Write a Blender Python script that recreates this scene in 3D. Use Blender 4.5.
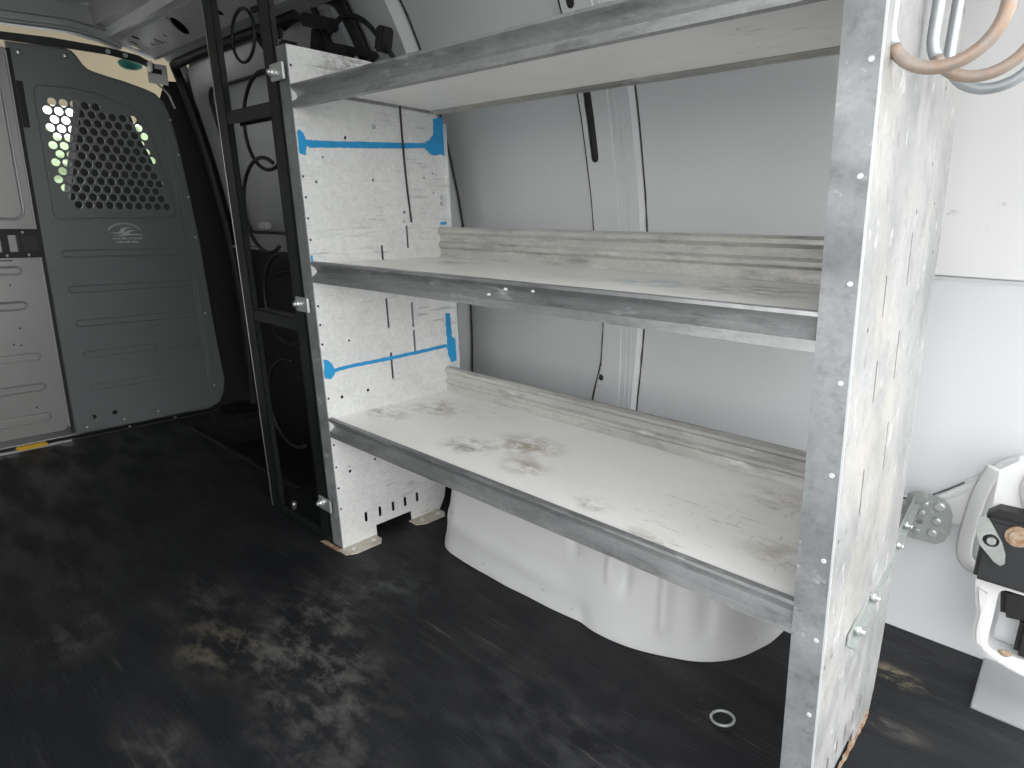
import bpy, bmesh, math, random
from mathutils import Vector, Matrix, noise
random.seed(7)
for o in list(bpy.data.objects): bpy.data.objects.remove(o)
SC = bpy.context.scene
COL = SC.collection

# ---------------------------------------------------------------- camera
R = ((0.73762871, 0.67507603, 0.01327534), (0.17942153, -0.17701668, -0.96771536), (-0.65093149, 0.71619651, -0.25169576))
cd = bpy.data.cameras.new('camera'); cam = bpy.data.objects.new('camera', cd); COL.objects.link(cam)
cd.sensor_width = 36; cd.lens = 628.476 / 1024 * 36; cd.clip_start = 0.02
cam.matrix_world = Matrix(((R[0][0], -R[1][0], -R[2][0], 1.28585), (R[0][1], -R[1][1], -R[2][1], -0.78246),
                           (R[0][2], -R[1][2], -R[2][2], 0.81807), (0, 0, 0, 1)))
SC.camera = cam
# ---------------------------------------------------------------- daylight
w = bpy.data.worlds.new('overcast_sky'); SC.world = w; w.use_nodes = True
nt = w.node_tree; bg = nt.nodes['Background']
tc = nt.nodes.new('ShaderNodeTexCoord'); sx = nt.nodes.new('ShaderNodeSeparateXYZ'); cr = nt.nodes.new('ShaderNodeValToRGB')
nt.links.new(tc.outputs['Generated'], sx.inputs[0]); nt.links.new(sx.outputs['Z'], cr.inputs[0]); nt.links.new(cr.outputs[0], bg.inputs[0])
cr.color_ramp.elements[0].position = 0.0; cr.color_ramp.elements[0].color = (1.0, 0.985, 0.96, 1)
cr.color_ramp.elements[1].position = 0.8; cr.color_ramp.elements[1].color = (0.92, 0.96, 1.0, 1)
bg.inputs[1].default_value = 3.8
sun = bpy.data.lights.new('hazy_sun', 'SUN'); sun.energy = 0.3; sun.angle = math.radians(25); sun.color = (1, .96, .9)
so = bpy.data.objects.new('hazy_sun', sun); COL.objects.link(so)
so.rotation_euler = Vector((1.0, -0.25, 0.62)).to_track_quat('Z', 'Y').to_euler()
SC.view_settings.view_transform = 'Standard'; SC.view_settings.look = 'None'
SC.view_settings.gamma = 1; SC.view_settings.use_curve_mapping = False
SC.view_settings.exposure = 0.0

# ---------------------------------------------------------------- materials
class Mat:
    def __init__(s, name, col, rough=.5, metal=0.0, spec=.5):
        s.m = bpy.data.materials.new(name); s.m.use_nodes = True
        s.t = s.m.node_tree; s.b = s.t.nodes['Principled BSDF']; s.n = s.t.nodes
        s.b.inputs['Base Color'].default_value = (*col, 1)
        s.b.inputs['Roughness'].default_value = rough; s.b.inputs['Metallic'].default_value = metal
        s.b.inputs['Specular IOR Level'].default_value = spec
        s.cur = None; s.col = col
        s.tc = s.n.new('ShaderNodeTexCoord')
    def L(s, a, b): s.t.links.new(a, b)
    def vec(s, scale):
        mp = s.n.new('ShaderNodeMapping'); s.L(s.tc.outputs['Object'], mp.inputs[0]); mp.inputs['Scale'].default_value = scale
        return mp.outputs[0]
    def noise(s, scale, detail=4, st=(1, 1, 1), rough=.55, lo=.4, hi=.6):
        n = s.n.new('ShaderNodeTexNoise'); s.L(s.vec(st), n.inputs['Vector'])
        n.inputs['Scale'].default_value = scale; n.inputs['Detail'].default_value = detail; n.inputs['Roughness'].default_value = rough
        r = s.n.new('ShaderNodeMapRange'); s.L(n.outputs[0], r.inputs[0])
        r.inputs[1].default_value = lo; r.inputs[2].default_value = hi
        return r.outputs[0]
    def math(s, op, a, b=None, c=False):
        n = s.n.new('ShaderNodeMath'); n.operation = op; n.use_clamp = c
        for i, v in enumerate((a, b)):
            if v is None: continue
            if isinstance(v, (int, float)): n.inputs[i].default_value = v
            else: s.L(v, n.inputs[i])
        return n.outputs[0]
    def mix(s, fac, col, amt=1.0):
        mx = s.n.new('ShaderNodeMix'); mx.data_type = 'RGBA'
        s.L(s.math('MULTIPLY', fac, amt, True), mx.inputs[0])
        if s.cur is None: mx.inputs[6].default_value = (*s.col, 1)
        else: s.L(s.cur, mx.inputs[6])
        mx.inputs[7].default_value = (*col, 1)
        s.cur = mx.outputs[2]; s.L(s.cur, s.b.inputs['Base Color']); return s
    def blob(s, c, r, st=(1, 1, 1)):            # soft patch round an object-space point
        v = s.n.new('ShaderNodeVectorMath'); v.operation = 'SUBTRACT'; s.L(s.tc.outputs['Object'], v.inputs[0]); v.inputs[1].default_value = c
        m = s.n.new('ShaderNodeVectorMath'); m.operation = 'MULTIPLY'; s.L(v.outputs[0], m.inputs[0]); m.inputs[1].default_value = st
        l = s.n.new('ShaderNodeVectorMath'); l.operation = 'LENGTH'; s.L(m.outputs[0], l.inputs[0])
        q = s.n.new('ShaderNodeMapRange'); q.interpolation_type = 'SMOOTHSTEP'; s.L(l.outputs['Value'], q.inputs[0])
        q.inputs[1].default_value = r; q.inputs[2].default_value = 0.0; return q.outputs[0]
    def roughv(s, f, a, b):
        r = s.n.new('ShaderNodeMapRange'); s.L(f, r.inputs[0]); r.inputs[3].default_value = a; r.inputs[4].default_value = b
        s.L(r.outputs[0], s.b.inputs['Roughness']); return s
    def bump(s, f, strength=.2, dist=.001):
        b = s.n.new('ShaderNodeBump'); s.L(f, b.inputs['Height']); b.inputs['Strength'].default_value = strength
        b.inputs['Distance'].default_value = dist; s.L(b.outputs[0], s.b.inputs['Normal']); return s

def galv(name, col, dirt, metal=.55, rough=.45, amt=.7, grain=(1, 1, 1), warm=None):
    m = Mat(name, col, rough, metal)
    v = m.n.new('ShaderNodeTexVoronoi'); m.L(m.vec((1, 1, 1)), v.inputs['Vector']); v.inputs['Scale'].default_value = 160
    sp = m.n.new('ShaderNodeSeparateColor'); m.L(v.outputs['Color'], sp.inputs[0])
    m.mix(sp.outputs[0], tuple(c * .8 for c in col), .5)
    m.mix(m.noise(7, 6, grain, .6, .42, .72), dirt, amt)
    m.mix(m.noise(45, 5, grain, .7, .52, .7), tuple(c * .7 for c in dirt), amt * .6)
    m.mix(m.noise(30, 3, grain, .7, .62, .72), (.85, .86, .87), .45)
    if warm: m.mix(m.noise(4, 5, (1, 1, 1), .6, .52, .8), warm, .5)
    m.roughv(m.noise(12, 4, (1, 1, 1)), rough - .1, rough + .15)
    return m
M = {}
g = galv('galvanised_steel_face', (.78, .79, .78), (.5, .51, .51), .1, .5, .3, (1, 1, 1))
f1 = g.math('MULTIPLY', g.noise(9, 6, (1, 1.3, 16), .6, .56, .70), g.noise(5, 3, (1, 1, 1), .5, .45, .62))
g.mix(f1, (.14, .14, .14), .55); M['face'] = g
g.mix(g.math('MULTIPLY', g.blob((-.04, .11, 1.14), .11, (1, 1, 1.6)), g.noise(60, 5, (1, 1, 3), .7, .42, .6)), (.12, .12, .12), .8)
M['outer'] = galv('weathered_galvanised_face', (.42, .42, .415), (.22, .225, .23), .3, .5, .75, (1, 1, .6), (.66, .60, .48))
M['flange'] = galv('galvanised_flange', (.36, .37, .38), (.15, .155, .16), .5, .5, .7)
M['lip'] = galv('galvanised_shelf_lip', (.37, .375, .38), (.11, .115, .12), .55, .42, .8, (.25, 1, 1))
M['backlip'] = galv('dusty_back_lip', (.56, .555, .53), (.22, .215, .21), .3, .5, .9, (.22, 1, 1), (.52, .46, .35))
M['bracket'] = galv('zinc_bracket', (.40, .43, .41), (.27, .28, .26), .35, .45, .5)
M['foot'] = galv('dusty_foot_plate', (.62, .58, .50), (.40, .33, .24), .2, .7, .7)
def white_pan(name, stains):
    m = Mat(name, (.94, .925, .90), .42)
    m.mix(m.noise(3.5, 5, (1, 1, 1), .6, .45, .75), (.66, .64, .60), .3)
    for (c, r, k, colr) in stains:
        f = m.math('MULTIPLY', m.blob(c, r, (1, 1.3, 1)), m.noise(24, 6, (1, 1.4, 1), .75, .42, .58))
        m.mix(f, colr, k)
    sc = m.math('MULTIPLY', m.noise(16, 6, (1, 9, 1), .7, .60, .66), m.noise(4, 2, (1, 1, 1), .5, .48, .6))
    m.mix(sc, (.25, .25, .25), .6)
    sc = m.math('MULTIPLY', m.noise(14, 6, (7, 1, 1), .7, .62, .68), m.noise(5, 2, (1, 1, 1), .5, .5, .6))
    m.mix(sc, (.22, .21, .2), .5)
    return m
TAN = (.42, .36, .27); DK = (.22, .21, .19)
M['pan_low'] = white_pan('white_painted_low_shelf', [((.45, .19, .35), .12, 1.0, TAN), ((.36, .10, .35), .09, .9, DK), ((.52, .10, .35), .08, .9, TAN),
        ((.10, .24, .35), .13, .8, TAN), ((.04, .12, .35), .1, .8, DK), ((.85, .0, .35), .07, .7, TAN), ((.72, .05, .35), .05, .8, DK), ((1.02, .1, .35), .09, .6, TAN), ((.95, .30, .35), .1, .5, TAN)])
M['pan_mid'] = white_pan('white_painted_mid_shelf', [((.9, .19, .70), .22, .9, (.36, .35, .31)), ((.72, .18, .70), .12, .9, (.40, .52, .62)), ((.55, .15, .70), .12, .5, (.5, .6, .68)), ((.15, .25, .70), .12, .6, DK)])
M['pan_top'] = white_pan('white_painted_top_shelf', [])
def plain(key, name, col, rough=.5, metal=0., var=.25, sc=8):
    m = Mat(name, col, rough, metal); m.mix(m.noise(sc, 4, (1, 1, 1), .6, .4, .7), tuple(c * .72 for c in col), var * 2); M[key] = m; return m
plain('black', 'satin_black_paint', (.012, .014, .014), .36, .0, .3)
plain('rubber', 'black_rubber_cable', (.012, .013, .014), .5)
plain('trim_black', 'black_plastic_trim', (.012, .012, .013), .55)
plain('dark', 'dark_steel', (.035, .036, .038), .5, .3)
plain('zinc', 'bright_zinc', (.75, .77, .77), .3, .8, .15)
plain('rivet_or_lit_hole', 'pale_metal', (.62, .64, .65), .4, .2, .1)
plain('body', 'white_body_paint', (.66, .675, .69), .38, 0, .06, 5)
m = plain('body_white', 'bright_white_body_paint', (.71, .71, .708), .35, 0, .03, 5); m.mix(m.math('MULTIPLY', m.noise(26, 6, (1, 1, 1), .75, .62, .68), m.noise(5, 2, (1, 1, 1), .5, .52, .62)), (.35, .34, .33), .7)
plain('seam_and_shade', 'dark_seam_and_slot_shade', (.05, .05, .05), .8)
plain('beige', 'beige_headliner', (.85, .72, .50), .9, 0, .05)
plain('seat', 'dark_seat_fabric', (.03, .03, .033), .9)
plain('yellow', 'yellow_rubber', (.80, .48, .03), .5)
plain('teal', 'teal_plastic', (.02, .20, .16), .5)
plain('asphalt', 'pale_asphalt', (.32, .32, .31), .9, 0, .2, 3)
plain('leaf', 'pale_green_leaves', (.26, .34, .20), .7, 0, .3, 3)
plain('bark', 'brown_bark', (.12, .09, .06), .9)
plain('grey_body', 'grey_body_metal', (.42, .425, .43), .38, .35, .12, 6)
plain('rail', 'roof_rail_metal', (.74, .74, .73), .36, .15, .15, 14)
plain('roof', 'roof_sheet_metal', (.85, .90, .86), .28, .08, .15, 5)
plain('charcoal', 'charcoal_partition_paint', (.18, .195, .198), .36, .2, .08, 6)
plain('door_grey', 'grey_partition_door_paint', (.34, .34, .335), .33, .35, .1, 5)
plain('edge', 'bright_metal_and_lit_edge', (.42, .42, .42), .4, .5, .1)
plain('print', 'pale_printed_mark', (.55, .57, .57), .6)
m = plain('pale_foam', 'pale_plastic', (.6, .6, .58), .6)
m = Mat('blue_marking_paint', (.015, .30, .62), .45); m.mix(m.noise(40, 4, (1, 1, 1), .6, .45, .7), (.03, .22, .45), .5); M['blue'] = m
m = Mat('hook_galvanised', (.42, .45, .47), .38, .7); m.mix(m.noise(14, 3, (1, 1, 1), .6, .4, .6), (.40, .42, .43), .6); M['hook'] = m
m = Mat('hook_rusty', (.40, .34, .30), .5, .35); m.mix(m.noise(26, 5, (1, 1, 1), .7, .4, .62), (.40, .27, .19), .8); m.mix(m.noise(60, 4, (1, 1, 1), .7, .5, .62), (.30, .28, .27), .6); M['hook_rust'] = m
m = Mat('rust_edge', (.26, .14, .08), .85); m.mix(m.noise(60, 4, (1, 1, 1), .6, .4, .6), (.40, .34, .25), .8); M['rust'] = m
# wheel housing paint with scuffs
m = Mat('scuffed_grey_paint', (.55, .55, .555), .42)
m.mix(m.noise(4, 4, (1, 1, 1), .6, .45, .8), (.50, .49, .48), .5)
m.mix(m.math('MULTIPLY', m.noise(22, 5, (1, 1, 3), .7, .62, .67), m.noise(6, 2, (1, 1, 1), .5, .48, .6)), (.12, .12, .12), .8); M['well'] = m
# rubber floor mat, ridged along the van, chalky dust where boots and boxes went
m = Mat('ribbed_rubber_mat', (.010, .0105, .012), .5, 0, .3)
dust = m.noise(5, 7, (.55, 1.6, 1), .65, .46, .78)
streak = m.noise(16, 5, (.12, 3.0, 1), .7, .50, .72)
m.mix(m.math('MULTIPLY', dust, streak), (.08, .08, .078), .45)
m.mix(dust, (.030, .030, .031), .35)
for (c, r, k, colr) in [((.14, -.38, 0), .13, .75, (.26, .22, .16)), ((-.03, -.33, 0), .14, .5, (.16, .155, .15)), ((.26, -.26, 0), .2, .65, (.22, .21, .19)), ((.18, -.15, 0), .15, .5, (.17, .165, .15)),
        ((.23, .0, 0), .14, .6, (.15, .155, .16)), ((.40, -.30, 0), .2, .55, (.20, .19, .175)), ((1.145, .45, 0), .055, 1.0, (.60, .50, .32)), ((1.16, .30, 0), .07, .5, (.25, .22, .18)),
        ((-.08, -.57, 0), .13, .5, (.16, .15, .14)), ((.32, -.56, 0), .12, .45, (.16, .15, .14)), ((.75, -.08, 0), .28, .35, (.14, .14, .14)), ((.55, -.4, 0), .2, .4, (.16, .155, .15)), ((-.3, -.5, 0), .3, .25, (.12, .12, .12)), ((.93, .12, 0), .07, .5, (.2, .17, .14))]:
    m.mix(m.math('MULTIPLY', m.blob(c, r, (.8, 1.2, 1)), m.noise(17, 7, (.8, 1.2, 1), .72, .46, .70)), tuple(q * .75 for q in colr), k)
sc_ = m.math('MULTIPLY', m.noise(26, 6, (.10, 2.2, 1), .75, .56, .70), m.noise(3.5, 4, (1, 1, 1), .6, .45, .68))
m.mix(sc_, (.13, .13, .128), .55)
m.mix(m.noise(120, 3, (1, 1, 1), .7, .70, .76), (.30, .29, .27), .5)
wv = m.n.new('ShaderNodeTexWave'); wv.bands_direction = 'Y'; wv.wave_profile = 'SIN'; wv.inputs['Scale'].default_value = 34; m.L(m.tc.outputs['Object'], wv.inputs[0])
h = m.math('ADD', wv.outputs['Fac'], m.math('MULTIPLY', m.noise(60, 4), .5))
m.bump(h, .22, .001); m.roughv(m.noise(9, 5, (.5, 1.5, 1)), .42, .66); M['mat'] = m

# ---------------------------------------------------------------- geometry helpers
KX, KY = -0.0403, -0.0301                     # the rack leans a little forward and inboard
def rk(v): return Vector((v[0] + KX * v[2], v[1] + KY * v[2], v[2]))
def idn(v): return Vector(v)
class MB:
    def __init__(s): s.bm = bmesh.new()
    def box(s, a, b, bev=0, f=idn, rot=None):
        r = bmesh.ops.create_cube(s.bm, size=1); vs = r['verts']
        c = [(a[i] + b[i]) / 2 for i in range(3)]; d = [abs(b[i] - a[i]) for i in range(3)]
        for v in vs: v.co = Vector((v.co.x * d[0], v.co.y * d[1], v.co.z * d[2]))
        if bev:
            es = list({e for v in vs for e in v.link_edges}); q = bmesh.ops.bevel(s.bm, geom=es, offset=bev, segments=2, affect='EDGES'); vs = list({v for v in q['verts']} | {v for v in vs if v.is_valid})
        for v in vs:
            p = Vector(v.co)
            if rot is not None: p = rot @ p
            v.co = f(p + Vector(c))
        return s
    def tube(s, pts, r, seg=8, closed=False, f=idn, flat=None, cap=True):
        P = [Vector(p) for p in pts]; n = len(P); rings = []
        up = None
        for i, p in enumerate(P):
            if closed: t = (P[(i + 1) % n] - P[i - 1]).normalized()
            else: t = (P[min(i + 1, n - 1)] - P[max(i - 1, 0)]).normalized()
            if up is None:
                up = Vector((0, 0, 1)) if abs(t.z) < .9 else Vector((0, 1, 0))
            u = (up - t * up.dot(t)).normalized(); up = u; v = t.cross(u)
            rr = r[i] if isinstance(r, (list, tuple)) else r
            rings.append([s.bm.verts.new(f(p + (u * math.cos(2 * math.pi * k / seg) * rr * (flat or 1) + v * math.sin(2 * math.pi * k / seg) * rr))) for k in range(seg)])
        m_ = n if closed else n - 1
        for i in range(m_):
            a, b = rings[i], rings[(i + 1) % n]
            for k in range(seg): s.bm.faces.new((a[k], a[(k + 1) % seg], b[(k + 1) % seg], b[k])).smooth = True
        if not closed and cap:
            s.bm.faces.new(rings[0][::-1]); s.bm.faces.new(rings[-1])
        return s
    def cyl(s, c, d, r, h, seg=14, f=idn, r2=None, bev=0):      # centre of base, direction
        d = Vector(d).normalized(); c = Vector(c); r2 = r if r2 is None else r2
        return s.tube([c, c + d * h * .7, c + d * h], [r, r, r2], seg, f=f)
    def sweep(s, prof, x0, x1, f=idn, nx=2, thick=None):         # open profile (y,z) run along x
        xs = [x0 + (x1 - x0) * i / (nx - 1) for i in range(nx)]
        g_ = [[s.bm.verts.new(f((x, y, z))) for (y, z) in prof] for x in xs]
        fs = []
        for i in range(nx - 1):
            for j in range(len(prof) - 1):
                fs.append(s.bm.faces.new((g_[i][j], g_[i + 1][j], g_[i + 1][j + 1], g_[i][j + 1])))
        if thick: 
            bmesh.ops.recalc_face_normals(s.bm, faces=fs); bmesh.ops.solidify(s.bm, geom=fs, thickness=thick)
        return s
    def ell(s, c, r, seg=12, f=idn):
        q = bmesh.ops.create_uvsphere(s.bm, u_segments=seg, v_segments=seg // 2 + 1, radius=1)
        for v in q['verts']: v.co = f(Vector((v.co.x * r[0] + c[0], v.co.y * r[1] + c[1], v.co.z * r[2] + c[2])))
        for fc in {fc for v in q['verts'] for fc in v.link_faces}: fc.smooth = True
        return s
    def plate(s, outline, holes, t, f, cuts=None):               # 2D outline with holes -> slab; f maps (a,b,c)
        cu = bpy.data.curves.new('tmp', 'CURVE'); cu.dimensions = '2D'; cu.fill_mode = 'BOTH'; cu.extrude = t / 2
        for loop in [outline] + list(holes):
            sp = cu.splines.new('POLY'); sp.points.add(len(loop) - 1); sp.use_cyclic_u = True
            for i, (a, b) in enumerate(loop): sp.points[i].co = (a, b, 0, 1)
        ob = bpy.data.objects.new('tmp', cu); COL.objects.link(ob)
        me = bpy.data.meshes.new_from_object(ob.evaluated_get(bpy.context.evaluated_depsgraph_get()))
        b2 = bmesh.new(); b2.from_mesh(me); bmesh.ops.remove_doubles(b2, verts=b2.verts, dist=1e-5)
        bpy.data.objects.remove(ob); bpy.data.curves.remove(cu); bpy.data.meshes.remove(me)
        for cz in (cuts or []):
            bmesh.ops.bisect_plane(b2, geom=b2.verts[:] + b2.edges[:] + b2.faces[:], plane_co=(0, cz, 0), plane_no=(0, 1, 0))
        mp = {}
        for v in b2.verts: mp[v] = s.bm.verts.new(f((v.co.x, v.co.y, v.co.z)))
        for fc in b2.faces:
            try: s.bm.faces.new([mp[v] for v in fc.verts])
            except ValueError: pass
        b2.free(); return s
    def build(s, name, mat, parent=None, smooth=None, norm=True):
        if norm: bmesh.ops.recalc_face_normals(s.bm, faces=s.bm.faces)
        me = bpy.data.meshes.new(name); s.bm.to_mesh(me); s.bm.free()
        me.materials.append(M[mat].m)
        o = bpy.data.objects.new(name, me); COL.objects.link(o)
        if smooth:
            for p in me.polygons: p.use_smooth = True
            me.set_sharp_from_angle(angle=math.radians(smooth))
        if parent: put(o, parent)
        return o
def put(o, p):
    o.parent = p; o.matrix_parent_inverse = Matrix.Translation(p.location).inverted() if p.type == 'EMPTY' and p.parent is None else Matrix.Identity(4)
def thing(name, label, cat, loc=(0, 0, 0), group=None):
    o = bpy.data.objects.new(name, None); COL.objects.link(o); o.location = loc; o.empty_display_size = .05
    return tag(o, label, cat, group)
def tag(o, label, cat, group=None):
    o['label'] = label; o['category'] = cat
    if group: o['group'] = group
    return o
def struct(o): o['kind'] = 'structure'; return o
def circ(a, b, r, n=14): return [(a + r * math.cos(2 * math.pi * k / n), b + r * math.sin(2 * math.pi * k / n)) for k in range(n)]
def slot(a, b0, b1, r, n=6):
    o = [(a + r * math.cos(math.pi * k / n), b1 - r + r * math.sin(math.pi * k / n)) for k in range(n + 1)]
    return o + [(a - r * math.cos(math.pi * k / n), b0 + r - r * math.sin(math.pi * k / n)) for k in range(n + 1)]
def rrect(a0, b0, a1, b1, r, n=5):
    o = []
    for (ca, cb, s0) in ((a1 - r, b1 - r, 0), (a0 + r, b1 - r, 90), (a0 + r, b0 + r, 180), (a1 - r, b0 + r, 270)):
        for k in range(n + 1): t = math.radians(s0 + 90 * k / n); o.append((ca + r * math.cos(t), cb + r * math.sin(t)))
    return o
def interp(T, z):
    if z <= T[0][0]: return T[0][1]
    for (z0, y0), (z1, y1) in zip(T, T[1:]):
        if z <= z1: return y0 + (y1 - y0) * (z - z0) / (z1 - z0)
    return T[-1][1]
def spline(pts, n=8):
    P = [Vector(p) for p in pts]; out = []
    for i in range(len(P) - 1):
        p0, p1, p2, p3 = P[max(i - 1, 0)], P[i], P[i + 1], P[min(i + 2, len(P) - 1)]
        for k in range(n):
            t = k / n; out.append(.5 * ((2 * p1) + (-p0 + p2) * t + (2 * p0 - 5 * p1 + 4 * p2 - p3) * t * t + (-p0 + 3 * p1 - 3 * p2 + p3) * t ** 3))
    return out + [P[-1]]

# ================================================================ SETTING
WALL = [(0, .625), (.35, .625), (.45, .624), (.55, .619), (.68, .606), (.8, .587), (.88, .570), (.95, .550), (1.03, .527), (1.1, .503), (1.19, .468), (1.27, .430), (1.34, .39), (1.40, .345), (1.45, .28), (1.49, .18)]
def yw(z): return interp(WALL, z)
DOOR = [(0, .47), (.5, .46), (.7, .435), (.85, .415), (1.0, .385), (1.15, .35), (1.28, .312), (1.38, .285), (1.5, .25)]
def yd(z): return interp(DOOR, z)
struct(MB().box((-1.5, -1.15, -.03), (-1.30, .47, 0)).box((-1.30, -1.15, -.03), (-.42, .115, 0)).box((-.42, -1.15, -.03), (1.262, .66, 0)).box((1.262, -1.15, -.03), (1.42, .452, 0)).build('floor', 'mat'))
# side-door step well beside the mat
struct(MB().box((-1.30, .115, -.16), (-.42, .66, -.13)).box((-1.5, .46, -.13), (-.40, .47, .0)).box((-1.305, .115, -.13), (-1.30, .47, -.03)).box((-1.30, .115, -.13), (-.42, .118, -.03)).build('trim_1', 'trim_black'))
struct(MB().box((-1.28, .108, -.001), (-.43, .122, .004)).build('trim_2', 'dark'))
struct(MB().box((1.2625, .4525, -.03), (1.42, .66, .006), .002).build('trim_3', 'grey_body'))      # light plate by the rear pillar
wl = MB().sweep([(y, z) for z, y in WALL], -.42, 1.42, nx=2, thick=.002); wl.sweep([(y + .03, z) for z, y in WALL], -1.5, -.42, nx=2, thick=.002); wl.box((-.424, .10, -.25), (-.420, .66, -.03)); struct(wl.build('wall_right', 'body', smooth=40))
struct(MB().box((-1.5, -1.18, -.03), (-.95, -1.15, 1.5)).box((-.95, -1.18, -.03), (.35, -1.15, 1.5)).box((.35, -1.18, 1.36), (1.42, -1.15, 1.5)).box((.35, -1.18, -.03), (1.42, -1.15, .12)).build('wall_left', 'grey_body'))  # unseen wall; the opening towards the rear is added to let daylight in
# roof skin with lengthwise corrugations, one crossways bow over the bulkhead
prof = []
y = -1.18
while y < .20:
    prof += [(y, 1.53), (y + .035, 1.53), (y + .045, 1.515), (y + .085, 1.515), (y + .095, 1.53)]; y += .13
prof += [(.24, 1.53)]
struct(MB().sweep(prof, -1.5, 1.42, thick=.002).build('ceiling', 'roof', smooth=30))
# roof side rail with its row of holes
def railmap(p): a, b, c = p; return Vector((a, .085 + .117 * b - .3 * c, 1.418 - .034 * b - c))
holes = [slot(0, 0, .16, .03)]
hl = [[(-1.0 + .030 * math.cos(t) - .033 * math.sin(t), .45 + .33 * math.sin(t)) for t in [2 * math.pi * k / 16 for k in range(16)]]]
for (x, b, rx, rb) in [(-1.405, .45, .012, .14), (-1.36, .30, .012, .13), (-1.345, .62, .006, .07), (-1.30, .18, .015, .12), (-1.285, .60, .009, .10), (-1.255, .62, .007, .1), (-1.225, .58, .010, .15), (-1.20, .7, .006, .10),
                       (-1.145, .50, .008, .07), (-.985, .10, .006, .06), (-.93, .35, .006, .06), (-.75, .5, .02, .2), (-.5, .5, .02, .2)]:
    hl.append([(x + rx * math.cos(t), b + rb * math.sin(t)) for t in [2 * math.pi * k / 12 for k in range(12)]])
rail = MB().plate([(-1.46, 0), (1.42, 0), (1.42, 1), (-1.46, 1)], hl, .002, railmap)
rail.sweep([(.085, 1.418), (.072, 1.425), (.060, 1.425), (.050, 1.45), (.03, 1.46), (.02, 1.53)], -1.46, 1.42, thick=.0015)
struct(MB().plate([(-1.46, .02), (1.42, .02), (1.42, .98), (-1.46, .98)], [], .001, lambda p: railmap((p[0], p[1], p[2] - .02))).build('trim_24', 'trim_black'))  # black sheet added behind the rail so its holes look dark
struct(rail.build('trim_4', 'rail', smooth=30))
# underside lip, drain channel, header above the side door
struct(MB().sweep([(.202, 1.384), (.212, 1.380), (.222, 1.398), (.240, 1.402), (.252, 1.385), (.268, 1.378), (.276, 1.384)], -1.44, 1.42, thick=.0015).build('trim_5', 'grey_body', smooth=50))
struct(MB().sweep([(.06, 1.46), (.2, 1.46), (.33, 1.41)], -1.46, 1.42, thick=.002).build('trim_6', 'dark'))
b = MB()                                                                          # crossways roof bow
bt_ = [(-1.15, 1.400), (-.5, 1.408), (-.24, 1.413), (-.06, 1.424), (.04, 1.414), (.10, 1.398)]
for (x_a, x_b, h0, h1) in ((-1.475, -1.472, 0, .11), (-1.472, -1.43, -.002, .006), (-1.43, -1.427, 0, .03), (-1.43, -1.40, .03, .034)):
    for (ya, za), (yb, zb) in zip(bt_, bt_[1:]):
        v = [b.bm.verts.new((x_, y_, z_ + h_)) for x_ in (x_a, x_b) for (y_, z_) in ((ya, za), (yb, zb)) for h_ in (h0, h1)]
        for q in ((0, 1, 3, 2), (4, 6, 7, 5), (0, 4, 5, 1), (2, 3, 7, 6), (0, 2, 6, 4), (1, 5, 7, 3)): b.bm.faces.new([v[i] for i in q])
b.tube(spline([(-1.43, y_, z_ + .004) for y_, z_ in bt_], 5), .008, 8)
struct(b.build('trim_7', 'grey_body', smooth=50))
# --- side cargo door, closed
def dmap(off): return lambda p: Vector((p[0], yd(p[1]) - off - p[2], p[1]))
cuts = [.1 * i for i in range(1, 15)]
door = MB().plate([(-1.40, 0.0), (-.40, 0.0), (-.40, 1.375), (-1.31, 1.375), (-1.36, 1.34), (-1.385, 1.25)],
                  [rrect(-1.26, .76, -.62, 1.27, .06), rrect(-.575, .76, -.44, 1.27, .04)], .004, dmap(0), cuts).build('door_1', 'grey_body', smooth=25); struct(door)
struct(MB().plate(rrect(-1.30, .72, -.41, 1.32, .03), [], .002, dmap(-.012), cuts).build('door_2', 'grey_body', smooth=25))
for pl in (rrect(-1.26, .76, -.62, 1.27, .06, 8), rrect(-.575, .76, -.44, 1.27, .04, 8)):
    put(MB().tube([dmap(.003)((a, c, 0)) for a, c in pl], .006, 6, True).build('window_rim', 'dark'), door)
low = MB().plate(rrect(-1.39, .0, -.41, .70, .03), [], .012, dmap(.012), cuts)
low.plate(rrect(-1.1, .38, -.62, .62, .05), [], .01, dmap(.022), cuts)
low.tube(spline([(-1.05, .42, .60), (-.9, .415, .63), (-.75, .42, .60)], 6), .008, 6)
put(low.build('lower_trim', 'trim_black', smooth=30), door)
put(MB().box((-1.37, .40, .694), (-.42, .436, .704), .003).build('ledge', 'edge'), door)
put(MB().box((-1.09, .385, .775), (-1.03, .41, .80), .005).build('door_catch', 'pale_foam'), door)
# seal and pillar between bulkhead and side door
struct(MB().tube([(-1.43, yd(z) - .01, z) for z in [0, .2, .4, .6, .8, 1.0, 1.15, 1.25, 1.32]] + [(-1.40, .262, 1.365), (-1.2, .262, 1.372), (-.5, .262, 1.372)], .017, 8).build('trim_8', 'trim_black', smooth=60))
struct(MB().sweep([(yd(z) + .02, z) for z in [0, .3, .6, .9, 1.1, 1.3, 1.5]], -1.50, -1.395, thick=.003).plate([(.30, -.16), (.62, -.16), (.62, 1.36), (.255, 1.32), (.225, 1.24), (.24, 1.1), (.26, .9), (.28, .4)], [], .004, lambda q: (-1.49 + q[2], q[0], q[1])).build('trim_9', 'trim_black'))
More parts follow.
